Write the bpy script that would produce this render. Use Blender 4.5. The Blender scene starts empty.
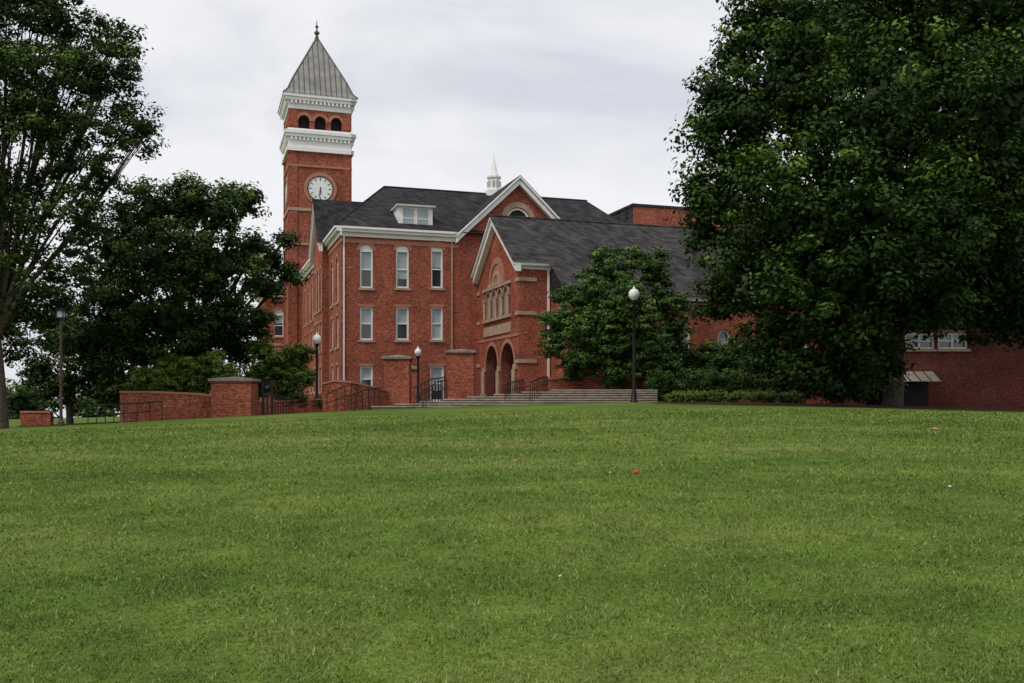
import bpy, bmesh, math, random
import numpy as np
from mathutils import Vector, Matrix
random.seed(4); rng=np.random.default_rng(7)
F=950.0; EYE=1.6
def P(x,y,d): return Vector(((x-512)/F*d, d, EYE+(399-y)/F*d))
sc=bpy.context.scene
# ---------------------------------------------------------------- materials
def newmat(name):
    m=bpy.data.materials.new(name); m.use_nodes=True
    nt=m.node_tree; b=nt.nodes['Principled BSDF']; return m,nt,b
def simple(name,col,rough=.6,metal=0,var=.15,scale=1.5,spec=.3):
    m,nt,b=newmat(name)
    tc=nt.nodes.new('ShaderNodeTexCoord'); n=nt.nodes.new('ShaderNodeTexNoise')
    n.inputs['Scale'].default_value=scale; n.inputs['Detail'].default_value=5
    nt.links.new(tc.outputs['Object'],n.inputs['Vector'])
    r=nt.nodes.new('ShaderNodeValToRGB'); r.color_ramp.elements[0].position=.3; r.color_ramp.elements[1].position=.7
    r.color_ramp.elements[0].color=[c*(1-var) for c in col]+[1]; r.color_ramp.elements[1].color=[min(1,c*(1+var)) for c in col]+[1]
    nt.links.new(n.outputs['Fac'],r.inputs['Fac']); nt.links.new(r.outputs['Color'],b.inputs['Base Color'])
    b.inputs['Roughness'].default_value=rough; b.inputs['Metallic'].default_value=metal
    b.inputs['Specular IOR Level'].default_value=spec
    return m
def brickmat(name,c1,c2,mortar,stain=.4):
    m,nt,b=newmat(name); N=nt.nodes.new; L=nt.links.new
    tc=N('ShaderNodeTexCoord'); sp=N('ShaderNodeSeparateXYZ'); L(tc.outputs['Object'],sp.inputs[0])
    ad=N('ShaderNodeMath'); L(sp.outputs[0],ad.inputs[0]); L(sp.outputs[1],ad.inputs[1])
    cb=N('ShaderNodeCombineXYZ'); L(ad.outputs[0],cb.inputs[0]); L(sp.outputs[2],cb.inputs[1])
    br=N('ShaderNodeTexBrick'); L(cb.outputs[0],br.inputs['Vector'])
    br.inputs['Scale'].default_value=1; br.inputs['Brick Width'].default_value=.24; br.inputs['Row Height'].default_value=.085
    br.inputs['Mortar Size'].default_value=.009; br.inputs['Color1'].default_value=c1+(1,); br.inputs['Color2'].default_value=c2+(1,); br.inputs['Mortar'].default_value=mortar+(1,)
    n=N('ShaderNodeTexNoise'); n.inputs['Scale'].default_value=.4; n.inputs['Detail'].default_value=7; n.inputs['Roughness'].default_value=.72
    L(tc.outputs['Object'],n.inputs['Vector'])
    n2=N('ShaderNodeTexNoise'); n2.inputs['Scale'].default_value=7; n2.inputs['Detail'].default_value=4
    L(tc.outputs['Object'],n2.inputs['Vector'])
    mr=N('ShaderNodeMapRange'); mr.inputs[1].default_value=.32; mr.inputs[2].default_value=.68; mr.inputs[3].default_value=1-stain; mr.inputs[4].default_value=1.2
    L(n.outputs['Fac'],mr.inputs[0])
    mr2=N('ShaderNodeMapRange'); mr2.inputs[1].default_value=.3; mr2.inputs[2].default_value=.7; mr2.inputs[3].default_value=.55; mr2.inputs[4].default_value=1.4
    L(n2.outputs['Fac'],mr2.inputs[0])
    mm=N('ShaderNodeMath'); mm.operation='MULTIPLY'; L(mr.outputs[0],mm.inputs[0]); L(mr2.outputs[0],mm.inputs[1])
    vm=N('ShaderNodeVectorMath'); vm.operation='SCALE'; L(br.outputs['Color'],vm.inputs[0]); L(mm.outputs[0],vm.inputs['Scale'])
    L(vm.outputs[0],b.inputs['Base Color']); b.inputs['Roughness'].default_value=.9; b.inputs['Specular IOR Level'].default_value=.12
    bp=N('ShaderNodeBump'); bp.inputs['Strength'].default_value=.4; bp.inputs['Distance'].default_value=.01; bp.invert=True
    L(br.outputs['Fac'],bp.inputs['Height']); L(bp.outputs[0],b.inputs['Normal'])
    return m
def roofmat(name,c,row=.22):
    m,nt,b=newmat(name); N=nt.nodes.new; L=nt.links.new
    tc=N('ShaderNodeTexCoord'); sp=N('ShaderNodeSeparateXYZ'); L(tc.outputs['Object'],sp.inputs[0])
    ad=N('ShaderNodeMath'); L(sp.outputs[0],ad.inputs[0]); L(sp.outputs[1],ad.inputs[1])
    cb=N('ShaderNodeCombineXYZ'); L(ad.outputs[0],cb.inputs[0]); L(sp.outputs[2],cb.inputs[1])
    br=N('ShaderNodeTexBrick'); L(cb.outputs[0],br.inputs['Vector']); br.inputs['Scale'].default_value=1
    br.inputs['Brick Width'].default_value=.35; br.inputs['Row Height'].default_value=row; br.inputs['Mortar Size'].default_value=.012
    br.inputs['Color1'].default_value=tuple(x*.6 for x in c)+(1,); br.inputs['Color2'].default_value=tuple(x*1.6 for x in c)+(1,); br.inputs['Mortar'].default_value=tuple(x*.45 for x in c)+(1,)
    n=N('ShaderNodeTexNoise'); n.inputs['Scale'].default_value=.9; n.inputs['Detail'].default_value=6; L(tc.outputs['Object'],n.inputs['Vector'])
    mr=N('ShaderNodeMapRange'); mr.inputs[1].default_value=.3; mr.inputs[2].default_value=.7; mr.inputs[3].default_value=.65; mr.inputs[4].default_value=1.25
    L(n.outputs['Fac'],mr.inputs[0]); vm=N('ShaderNodeVectorMath'); vm.operation='SCALE'; L(br.outputs['Color'],vm.inputs[0]); L(mr.outputs[0],vm.inputs['Scale'])
    L(vm.outputs[0],b.inputs['Base Color']); b.inputs['Roughness'].default_value=.9; b.inputs['Specular IOR Level'].default_value=.12
    return m
BRICK=brickmat('brick_red',(.46,.108,.052),(.23,.048,.029),(.34,.19,.14))
BRICK2=brickmat('brick_dark',(.27,.062,.04),(.17,.041,.029),(.25,.14,.10))
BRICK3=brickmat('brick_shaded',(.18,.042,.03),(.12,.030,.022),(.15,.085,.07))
STONE=simple('stone_trim',(.40,.28,.21),.85,var=.2)
PINK=simple('terracotta_trim',(.40,.18,.12),.85,var=.15)
WHITE=simple('white_paint',(.82,.81,.78),.5,var=.06)
CONC=simple('concrete',(.17,.145,.12),.9,var=.25,scale=3)
TREAD=simple('stone_tread',(.36,.31,.25),.9,var=.25,scale=3)
CAP=simple('pillar_cap_stone',(.25,.20,.17),.9,var=.25,scale=3)
SLATE=roofmat('slate_roof',(.034,.032,.034))
SLATE2=roofmat('shingle_roof',(.052,.048,.048))
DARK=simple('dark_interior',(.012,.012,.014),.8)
IRON=simple('black_iron',(.012,.013,.014),.45,var=.2)
GLASS,nt,b=newmat('window_glass'); b.inputs['Base Color'].default_value=(.03,.036,.042,1); b.inputs['Roughness'].default_value=.1; b.inputs['Specular IOR Level'].default_value=.9
BLIND=simple('window_blind',(.34,.41,.43),.3,var=.12,scale=.8,spec=.6)
GLOBE=simple('lamp_globe',(.85,.85,.83),.25,var=.03)
BARK=simple('bark',(.070,.055,.043),.95,var=.4,scale=6)
METAL=simple('metal_roof',(.26,.25,.225),.6,var=.25,scale=1.2)
SEAM=simple('metal_seam',(.10,.095,.085),.6)
MULCH=simple('bark_mulch',(.045,.028,.018),1,var=.5,scale=5,spec=.05)
# ---------------------------------------------------------------- mesh accumulation
class Acc:
    def __init__(s): s.v=[]; s.f=[]; s.m=[]; s.mats=[]
    def add(s,vs,fs,mat):
        if mat not in s.mats: s.mats.append(mat)
        k=s.mats.index(mat); o=len(s.v)
        s.v+= [tuple(v) for v in vs]
        for f in fs: s.f.append([i+o for i in f]); s.m.append(k)
    def box(s,x0,x1,y0,y1,z0,z1,mat):
        vs=[(x0,y0,z0),(x1,y0,z0),(x1,y1,z0),(x0,y1,z0),(x0,y0,z1),(x1,y0,z1),(x1,y1,z1),(x0,y1,z1)]
        s.add(vs,[(0,3,2,1),(4,5,6,7),(0,1,5,4),(1,2,6,5),(2,3,7,6),(3,0,4,7)],mat)
    def tube(s,pts,rads,mat,n=8):
        pts=[Vector(p) for p in pts]; vs=[]; fs=[]
        if not isinstance(rads,(list,tuple)): rads=[rads]*len(pts)
        for i,p in enumerate(pts):
            d=(pts[min(i+1,len(pts)-1)]-pts[max(i-1,0)]).normalized()
            a=d.orthogonal().normalized() if abs(d.z)<.95 else Vector((1,0,0)).cross(d).normalized(); c=d.cross(a)
            for k in range(n):
                t=2*math.pi*k/n; vs.append(p+(a*math.cos(t)+c*math.sin(t))*rads[i])
        for i in range(len(pts)-1):
            for k in range(n):
                k2=(k+1)%n; fs.append((i*n+k,i*n+k2,(i+1)*n+k2,(i+1)*n+k))
        fs.append(tuple(range(n))[::-1]); fs.append(tuple((len(pts)-1)*n+k for k in range(n)))
        s.add(vs,fs,mat)
    def lathe(s,c,prof,mat,n=16):
        vs=[];fs=[]
        for r_,z in prof:
            for k in range(n):
                t=2*math.pi*k/n; vs.append((c[0]+r_*math.cos(t),c[1]+r_*math.sin(t),c[2]+z))
        for i in range(len(prof)-1):
            for k in range(n):
                k2=(k+1)%n; fs.append((i*n+k,i*n+k2,(i+1)*n+k2,(i+1)*n+k))
        s.add(vs,fs,mat)
    def build(s,name,parent=None,smooth=False):
        me=bpy.data.meshes.new(name); me.from_pydata(s.v,[],s.f)
        for m in s.mats: me.materials.append(m)
        me.polygons.foreach_set('material_index',s.m)
        if smooth: me.polygons.foreach_set('use_smooth',[True]*len(s.f))
        me.update(); o=bpy.data.objects.new(name,me); sc.collection.objects.link(o)
        if parent: o.parent=parent
        return o
def empty(name,loc=(0,0,0),rz=0):
    e=bpy.data.objects.new(name,None); e.location=loc; e.rotation_euler=(0,0,rz); e.empty_display_size=.5; sc.collection.objects.link(e); return e
class Fr:
    def __init__(s,o,e,n): s.o=Vector(o); s.e=Vector(e); s.n=Vector(n)
    def q(s,a,z,d=0): p=s.o+s.e*a+s.n*d; return (p.x,p.y,p.z+z)
def fbox(A,fr,s0,s1,z0,z1,d0,d1,mat):
    vs=[fr.q(a,z,d) for d in (d0,d1) for z in (z0,z1) for a in (s0,s1)]
    A.add(vs,[(0,1,3,2),(4,6,7,5),(0,4,5,1),(2,3,7,6),(0,2,6,4),(1,5,7,3)],mat)
def fill(A,fr,loops,d,mat):
    bm=bmesh.new()
    for lp in loops:
        vv=[bm.verts.new((p[0],p[1],0)) for p in lp]
        for i in range(len(vv)): bm.edges.new((vv[i],vv[(i+1)%len(vv)]))
    bmesh.ops.triangle_fill(bm,edges=bm.edges[:],use_beauty=True,use_dissolve=False)
    bm.verts.index_update()
    A.add([fr.q(v.co.x,v.co.y,d) for v in bm.verts],[[v.index for v in f.verts] for f in bm.faces],mat); bm.free()
def strip(A,fr,lp,d0,d1,mat,closed=True):
    n=len(lp); vs=[fr.q(p[0],p[1],d) for d in (d0,d1) for p in lp]
    A.add(vs,[(i,(i+1)%n,n+(i+1)%n,n+i) for i in range(n if closed else n-1)],mat)
def rect(c,w,z0,z1): return [(c-w/2,z0),(c+w/2,z0),(c+w/2,z1),(c-w/2,z1)]
def arch(c,w,z0,zs,n=12):
    return [(c-w/2,z0),(c+w/2,z0)]+[(c+w/2*math.cos(math.pi*i/n),zs+w/2*math.sin(math.pi*i/n)) for i in range(n+1)]
def shrink(lp,t):
    xs=[p[0] for p in lp]; zs=[p[1] for p in lp]; cx=(min(xs)+max(xs))/2; cz=(min(zs)+max(zs))/2
    sx=(max(xs)-min(xs)-2*t)/(max(xs)-min(xs)); sz=(max(zs)-min(zs)-2*t)/(max(zs)-min(zs))
    return [(cx+(p[0]-cx)*sx,cz+(p[1]-cz)*sz) for p in lp]
def ring(A,fr,outer,inner,d0,d1,mat):
    n=len(outer)
    A.add([fr.q(*p,d1) for p in outer]+[fr.q(*p,d1) for p in inner],[(i,(i+1)%n,n+(i+1)%n,n+i) for i in range(n)],mat)
    strip(A,fr,outer,d0,d1,mat); strip(A,fr,inner,d0,d1,mat)
def halfring(A,fr,c,zs,r0,r1,d0,d1,mat,n=14):
    o=[(c+r1*math.cos(math.pi*i/n),zs+r1*math.sin(math.pi*i/n)) for i in range(n+1)]
    i_=[(c+r0*math.cos(math.pi*i/n),zs+r0*math.sin(math.pi*i/n)) for i in range(n,-1,-1)]
    lp=o+i_; m=n+1
    A.add([fr.q(*p,d1) for p in lp],[(i,i+1,2*m-2-i,2*m-1-i) for i in range(n)],mat); strip(A,fr,lp,d0,d1,mat)
def window(W,T,fr,c,w,z0,z1,arched=False,blind=0,sill=True,tymp=True,brick=None):
    brick=brick or BRICK
    zs=z1-w/2 if arched else z1
    lp=arch(c,w,z0,zs) if arched else rect(c,w,z0,z1)
    strip(W,fr,lp,-.3,0,brick)
    zt=zs if arched else z1
    fill(T,fr,[lp],-.26,GLASS)
    if blind>0: fbox(T,fr,c-w/2+.08,c+w/2-.08,z0+(zt-z0)*(1-blind),zt-.05,-.25,-.235,BLIND)
    ring(T,fr,lp,shrink(lp,.12),-.24,-.1,WHITE)
    zm=(z0+zt)/2; fbox(T,fr,c-w/2+.1,c+w/2-.1,zm-.045,zm+.045,-.23,-.14,WHITE)
    if w>1.6: fbox(T,fr,c-.06,c+.06,z0+.1,zt-.1,-.228,-.13,WHITE)
    if arched and tymp:
        hd=[(c+(w/2-.02)*math.cos(math.pi*i/12),zs+(w/2-.02)*math.sin(math.pi*i/12)) for i in range(13)]
        fill(T,fr,[hd],-.09,WHITE); fbox(T,fr,c-w/2+.01,c+w/2-.01,zs-.1,zs+.02,-.22,-.08,WHITE)
        halfring(T,fr,c,zs,w/2,w/2+.2,0,.04,PINK if w<1.3 else BRICK2)
    if sill: fbox(T,fr,c-w/2-.12,c+w/2+.12,z0-.16,z0-.002,-.2,.1,STONE)
    if not arched: fbox(T,fr,c-w/2-.1,c+w/2+.1,z1+.002,z1+.2,0.0,.03,PINK)
    return lp
# ---------------------------------------------------------------- building (local axes a,b rotated 18deg)
TH=math.radians(18); Cx,Cy=(341-512)/F*68,68.0; cu,su=math.cos(TH),math.sin(TH)
def wpt(a,b): return Cx+cu*a-su*b, Cy+su*a+cu*b
def ax(x,b):
    k=(x-512)/F; return (k*(Cy+cu*b)-Cx+su*b)/(cu-su*k)
def bx(x,a):
    k=(x-512)/F; return (Cx+cu*a-k*(Cy+su*a))/(su+cu*k)
def zy(y,a,b): return EYE+(399-y)/F*wpt(a,b)[1]
B=empty('clock_tower_hall',(Cx,Cy,0),TH)
Wl,Tr,Rf=Acc(),Acc(),Acc()
ZB=.3; ZE=zy(229,0,0)
front=Fr((0,0,0),(1,0,0),(0,-1,0)); side=Fr((0,0,0),(0,1,0),(-1,0,0))
gl,gr=8.9,17.8; gp=(gl+gr)/2; GZ=18.0
holes=[]
for i,(xa,xb) in enumerate(((360,373),(396,409),(431,443))):
    a0,a1=ax(xa,0),ax(xb,0); c=(a0+a1)/2; w=a1-a0
    holes.append(window(Wl,Tr,front,c,w,zy(288,c,0),zy(244,c,0),True,[.5,.75,.45][i]))
    holes.append(window(Wl,Tr,front,c,w,zy(340,c,0),zy(307,c,0),False,[.5,.5,.95][i]))
    if i<2: holes.append(window(Wl,Tr,front,c,w,zy(392,c,0),zy(366,c,0),False,.5))
    else:
        z0,z1=zy(401,c,0),zy(366,c,0); holes.append(window(Wl,Tr,front,c,w+.15,z0,z1,False,.7,sill=False))
gz=15.2; lp=arch(gp,1.8,gz-.6,gz); holes.append(lp); strip(Wl,front,lp,-.3,0,BRICK); fill(Tr,front,[lp],-.2,GLASS); ring(Tr,front,lp,shrink(lp,.14),-.19,-.05,WHITE); halfring(Tr,front,gp,gz,.95,1.35,0,.05,STONE)
fill(Wl,front,[[(0,ZB),(24,ZB),(24,ZE),(gr,ZE),(gp,GZ),(gl,ZE),(0,ZE)]]+holes,0,BRICK)
holes=[]
for c in (2.0,4.9,19,22,25):
    holes.append(window(Wl,Tr,side,c,1.15,8.7,12.1,True,.6)); holes.append(window(Wl,Tr,side,c,1.15,5.4,7.7,False,.4)); holes.append(window(Wl,Tr,side,c,1.15,2.2,4.1,False,.4))
fill(Wl,side,[[(0,ZB),(40,ZB),(40,ZE),(0,ZE)]]+holes,0,BRICK)
bay=Fr((-.5,0,0),(0,1,0),(-1,0,0)); b0,b1=7.0,13.0; bc=(b0+b1)/2; BZ=17.4
holes=[]
for c in (8.2,10,11.8):
    holes.append(window(Wl,Tr,bay,c,1.0,8.7,12.1,True,.6)); holes.append(window(Wl,Tr,bay,c,1.0,5.4,7.7,False,.4)); holes.append(window(Wl,Tr,bay,c,1.0,2.2,4.1,False,.4))
lp=arch(bc,1.5,14.2,15.1); strip(Wl,bay,lp,-.3,0,BRICK); fill(Tr,bay,[lp],-.2,GLASS); ring(Tr,bay,lp,shrink(lp,.12),-.19,-.05,WHITE); holes.append(lp)
fill(Wl,bay,[[(b0,ZB),(b1,ZB),(b1,ZE),(bc,BZ),(b0,ZE)]]+holes,0,BRICK)
Wl.add([(-.5,b0,ZB),(0,b0,ZB),(0,b0,ZE),(-.5,b0,ZE)],[(0,1,2,3)],BRICK); Wl.add([(-.5,b1,ZB),(0,b1,ZB),(0,b1,ZE),(-.5,b1,ZE)],[(0,1,2,3)],BRICK)
Wl.add([(24,0,ZB),(24,40,ZB),(24,40,ZE),(24,0,ZE)],[(0,1,2,3)],BRICK); Wl.add([(0,40,ZB),(24,40,ZB),(24,40,ZE),(0,40,ZE)],[(0,1,2,3)],BRICK)
def cornice(A,fr,s0,s1,z,mat=WHITE):
    fbox(A,fr,s0,s1,z-.5,z-.2,.0,.12,mat); fbox(A,fr,s0,s1,z-.199,z+.0,.0,.38,mat); fbox(A,fr,s0,s1,z+.001,z+.16,.0,.52,mat)
    fbox(A,fr,s0,s1,z-.95,z-.7,0,.05,PINK)
cornice(Tr,front,0,gl-.2,ZE); cornice(Tr,front,gr+.2,24,ZE)
cornice(Tr,side,-.5,b0-.003,ZE); cornice(Tr,side,b1+.003,28.7,ZE)
def rake(A,fr,p0,p1,th,d0,d1,mat):
    vs=[fr.q(p0[0],p0[1]-th,d0),fr.q(p1[0],p1[1]-th,d0),fr.q(p1[0],p1[1],d0),fr.q(p0[0],p0[1],d0),fr.q(p0[0],p0[1]-th,d1),fr.q(p1[0],p1[1]-th,d1),fr.q(p1[0],p1[1],d1),fr.q(p0[0],p0[1],d1)]
    A.add(vs,[(0,1,2,3),(4,5,6,7),(0,1,5,4),(1,2,6,5),(2,3,7,6),(3,0,4,7)],mat)
for s_ in (gl-.5,gr+.5):
    rake(Tr,front,(s_,ZE-.25),(gp,GZ+.2),.38,0.003,.42,WHITE); rake(Tr,front,(s_,ZE+.0),(gp,GZ+.47),.2,0.003,.55,WHITE)
for s_ in (b0-.4,b1+.4):
    rake(Tr,bay,(s_,ZE-.25),(bc,BZ+.2),.4,0.003,.3,WHITE); rake(Tr,bay,(s_,ZE),(bc,BZ+.45),.18,0.003,.4,WHITE)
RB=8.0; ra=ax(384,RB); RZ=zy(187,ra,RB); e=.5; zr=ZE+.165
rb_=22.3
Rf.add([(-e,-e,zr),(24+e,-e,zr),(rb_,RB,RZ),(ra,RB,RZ),(-e,16.5,zr),(24+e,16.5,zr)],[(0,1,2,3),(4,0,3),(5,4,3,2),(1,5,2)],SLATE)
Rf.add([(-e,16.3,zr-.01),(24.5,16.3,zr-.01),(24.5,40,zr-.01),(-e,40,zr-.01),(12,22,18),(12,34,18)],[(0,1,4),(1,2,5,4),(2,3,5),(3,0,4,5)],SLATE)
Rf.add([(gl-.6,-.56,ZE+.02),(gp,-.56,GZ+.5),(gp,8,GZ+.5),(gl-.6,8,ZE+.02),(gr+.6,-.56,ZE+.02),(gr+.6,8,ZE+.02)],[(0,1,2,3),(1,4,5,2)],SLATE)
Rf.add([(-.95,b0-.5,ZE+.02),(-.95,bc,BZ+.48),(7,bc,BZ+.48),(7,b0-.5,ZE+.02),(-.95,b1+.5,ZE+.02),(7,b1+.5,ZE+.02)],[(0,1,2,3),(1,4,5,2)],SLATE)
Rf.tube([(ra,RB,RZ+.02),(rb_,RB,RZ+.02)],.09,SLATE); Rf.tube([(-e,-e,zr+.03),(ra,RB,RZ+.02)],.07,SLATE)
dm=Fr((0,.55,0),(1,0,0),(0,-1,0)); d0,d1=ax(400,.55),ax(431,.55); dz0,dz1=zy(230,d0,.55),zy(206,d0,.55)
fbox(Tr,dm,d0-.12,d1+.12,dz0,dz1,-3.5,0,WHITE)
for k in (0,1):
    c=d0+(d1-d0)*(.27+.46*k); w=(d1-d0)*.36; fbox(Tr,dm,c-w/2,c+w/2,dz0+.2,dz1-.15,0.002,.012,BLIND); zm=(dz0+dz1)/2
    fbox(Tr,dm,c-w/2-.06,c-w/2,dz0+.14,dz1-.1,.002,.05,WHITE); fbox(Tr,dm,c+w/2,c+w/2+.06,dz0+.14,dz1-.1,.002,.05,WHITE); fbox(Tr,dm,c-w/2,c+w/2,zm-.03,zm+.03,.013,.04,WHITE)
fbox(Tr,dm,d0-.3,d1+.3,dz1,dz1+.14,-3.6,.3,WHITE)
dc=(d0+d1)/2; zt=dz1+.145
Rf.add([(d0-.35,.2,zt),(d1+.35,.2,zt),(d1+.35,4,zt),(d0-.35,4,zt),(dc,1.6,zt+.85),(dc,5,zt+.85)],[(0,1,4),(1,2,5,4),(3,0,4,5)],SLATE)
ca,cb_=ax(494,RB),RB; cz=RZ-.2
Tr.lathe((ca,cb_,cz),[(.75,0),(.75,.5),(.55,.55),(.5,1.5),(.62,1.55),(.62,1.7),(.45,1.75),(.28,2.3),(.1,3.0),(.03,3.4),(.0,3.9)],WHITE,8)
for k in range(8):
    t=math.pi/8+math.pi/4*k; Tr.box(ca+.49*math.cos(t)-.08,ca+.49*math.cos(t)+.08,cb_+.49*math.sin(t)-.08,cb_+.49*math.sin(t)+.08,cz+.8,cz+1.3,BLIND)
for x in (343,451):
    a=ax(x,0)+.05; Tr.box(a-.05,a+.05,-.13,-.02,1.2,ZE-.5,WHITE if x==343 else STONE)
Wl.build('walls',B); Tr.build('windows_and_trim',B); Rf.build('roof',B)
# ---- tower
Tw,Tt,Tf=Acc(),Acc(),Acc()
tb=28.8; ta=ax(289.5,tb); tw=ax(350.5,tb)-ta; tz=lambda y: zy(y,ta+tw/2,tb)
tc_=(ta+tw/2,tb+tw/2)
frames=[Fr((ta,tb,0),(1,0,0),(0,-1,0)),Fr((ta,tb,0),(0,1,0),(-1,0,0)),Fr((ta+tw,tb,0),(0,1,0),(1,0,0)),Fr((ta,tb+tw,0),(1,0,0),(0,1,0))]
for fi,fr in enumerate(frames):
    eps=.0015*fi
    hs=[]
    r_=tw*.092
    for k in (-1,0,1):
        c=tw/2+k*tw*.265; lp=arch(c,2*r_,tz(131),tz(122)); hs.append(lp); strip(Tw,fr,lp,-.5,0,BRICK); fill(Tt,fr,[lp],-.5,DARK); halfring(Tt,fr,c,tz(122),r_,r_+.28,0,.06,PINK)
        fbox(Tt,fr,c-r_,c+r_,tz(131),tz(129),-.4,-.3,WHITE)
    lp=rect(tw/2,1.2,tz(237),tz(222)); hs.append(lp); strip(Tw,fr,lp,-.3,0,BRICK); fill(Tt,fr,[lp],-.25,GLASS); ring(Tt,fr,lp,shrink(lp,.14),-.24,-.1,WHITE)
    fill(Tw,fr,[[(0,ZB),(tw,ZB),(tw,tz(100)),(0,tz(100))]]+hs,0,BRICK)
    zp0,zp1=tz(212),tz(151)
    for s0,s1 in ((0.004,.75),(tw-.75,tw-.004)): fbox(Tw,fr,s0,s1,ZB,zp1,0,.12,BRICK); fbox(Tw,fr,s0,s1,tz(128),tz(110),0,.1,BRICK)
    E=.3
    def tb_(o,za,zb,mat): fbox(Tt,fr,-o+eps,tw+o-eps,za+eps,zb-eps,0,o-.003,mat)
    tb_(E,tz(153),tz(149),WHITE); tb_(.1,tz(149)+.001,tz(139),WHITE); tb_(.4,tz(139)+.001,tz(136),WHITE); tb_(.52,tz(136)+.001,tz(133),WHITE); tb_(.2,tz(133)+.001,tz(130.5),WHITE)
    nd=15
    for i in range(nd):
        s_=tw*(i+.5)/nd; fbox(Tt,fr,s_-.1,s_+.1,tz(142),tz(139),.1,.35,WHITE)
    tb_(.12,tz(111),tz(103),WHITE)
    for i in range(nd):
        s_=tw*(i+.5)/nd; fbox(Tt,fr,s_-.1,s_+.1,tz(106),tz(103),.12,.42,WHITE)
    tb_(.45,tz(103)+.001,tz(100),WHITE); tb_(.6,tz(100)+.001,tz(97),WHITE)
    tb_(.13,tz(168),tz(166),PINK); tb_(.15,tz(212),tz(209),STONE); tb_(.14,tz(246),tz(244),STONE)
    cc=(tw/2,tz(189)); R=1.2; n=32
    circ=[(cc[0]+R*math.cos(2*math.pi*i/n),cc[1]+R*math.sin(2*math.pi*i/n)) for i in range(n)]
    circ2=[(cc[0]+(R+.09)*math.cos(2*math.pi*i/n),cc[1]+(R+.09)*math.sin(2*math.pi*i/n)) for i in range(n)]
    circ3=[(cc[0]+(R+.45)*math.cos(2*math.pi*i/n),cc[1]+(R+.45)*math.sin(2*math.pi*i/n)) for i in range(n)]
    fill(Tt,fr,[circ],.06,WHITE); ring(Tt,fr,circ2,circ,.0,.12,IRON); ring(Tt,fr,circ3,circ2,0,.09,PINK)
    for h in range(12):
        t=math.pi*h/6; cx,cz_=cc[0]+.8*R*math.cos(t),cc[1]+.8*R*math.sin(t); dx,dz=math.cos(t),math.sin(t)
        pts=[(cx-dx*.14-dz*.04,cz_-dz*.14+dx*.04),(cx+dx*.14-dz*.04,cz_+dz*.14+dx*.04),(cx+dx*.14+dz*.04,cz_+dz*.14-dx*.04),(cx-dx*.14+dz*.04,cz_-dz*.14-dx*.04)]
        fill(Tt,fr,[pts],.08,IRON)
    for ang,ln in ((math.radians(-100),.95),(math.radians(-85),.6)):
        dx,dz=math.cos(ang),math.sin(ang)
        pts=[(cc[0]-dx*.15-dz*.05,cc[1]-dz*.15+dx*.05),(cc[0]+dx*ln-dz*.03,cc[1]+dz*ln+dx*.03),(cc[0]+dx*ln+dz*.03,cc[1]+dz*ln-dx*.03),(cc[0]-dx*.15+dz*.05,cc[1]-dz*.15-dx*.05)]
        fill(Tt,fr,[pts],.10+ln*.01,IRON)
h0=tz(97)+.002; apex=zy(37.5,*tc_); FT=zy(19,*tc_)-apex; prof=[(tw/2+.65,h0),(tw/2+.2,h0+.5),(tw/2-.35,h0+1.8),(.02,apex)]
def rotk(k,x,y):
    for _ in range(k): x,y=-y,x
    return tc_[0]+x,tc_[1]+y
for i in range(3):
    (r0,z0),(r1,z1)=prof[i],prof[i+1]
    for k in range(4):
        Tf.add([rotk(k,-r0,-r0)+(z0,),rotk(k,r0,-r0)+(z0,),rotk(k,r1,-r1)+(z1,),rotk(k,-r1,-r1)+(z1,)],[(0,1,2,3)],METAL)
for k in range(4):
    for j in range(-5,6):
        x=j*tw/11.5; pts=[]
        for i in range(3):
            (r0,z0),(r1,z1)=prof[i],prof[i+1]
            if i==0: pts.append(rotk(k,x,-r0-.02)+(z0,))
            if i<2: pts.append(rotk(k,x,-r1-.02)+(z1,))
            else:
                t=max(0,1-abs(x)/r0); pts.append(rotk(k,x,-r0*(1-t)-.02)+(z0+(z1-z0)*t,))
        if abs(x)<prof[2][0]: Tf.tube(pts,.05,SEAM,4)
    Tf.tube([rotk(k,-prof[i][0],-prof[i][0])+(prof[i][1],) for i in range(4)],.08,SEAM,6)
Tf.lathe(tc_+(apex,),[(.3,-.6),(.2,0),(.12,FT*.12),(.28,FT*.2),(.28,FT*.27),(.1,FT*.36),(.07,FT*.5),(.18,FT*.56),(.18,FT*.6),(.06,FT*.66),(.04,FT*.85),(.0,FT)],SEAM,10)
Tw.build('tower_walls',B); Tt.build('tower_clock_and_trim',B); Tf.build('tower_roof',B)
Pw=Acc(); pf=Fr((-3.2,36,0),(1,0,0),(0,-1,0)); ps=Fr((-3.2,36,0),(0,1,0),(-1,0,0))
hs=[window(Pw,Pw,pf,1.5,1.1,8.3,11.2,True,.4),window(Pw,Pw,pf,1.5,1.1,4.4,6.8,False,.4)]
fill(Pw,pf,[[(0,ZB),(4.0,ZB),(4.0,13),(0,13)]]+hs,0,BRICK); hs=[window(Pw,Pw,ps,3+3*i,1.3,8.3,11.2,True,.4) for i in range(2)]
fill(Pw,ps,[[(0,ZB),(9,ZB),(9,13),(0,13)]]+hs,0,BRICK)
for fr,l in ((pf,4.0),(ps,9)): cornice(Pw,fr,-.5 if fr is ps else 0,l,13); fbox(Pw,fr,0,l,7.3,7.6,0,.06,STONE)
Pw.add([(-3.7,35.5,13.17),(.8,35.5,13.17),(.8,45.5,13.17),(-3.7,45.5,13.17),(0,40,15)],[(0,1,4),(1,2,4),(2,3,4),(3,0,4)],SLATE)
Pw.build('entrance_wing',B)
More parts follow.
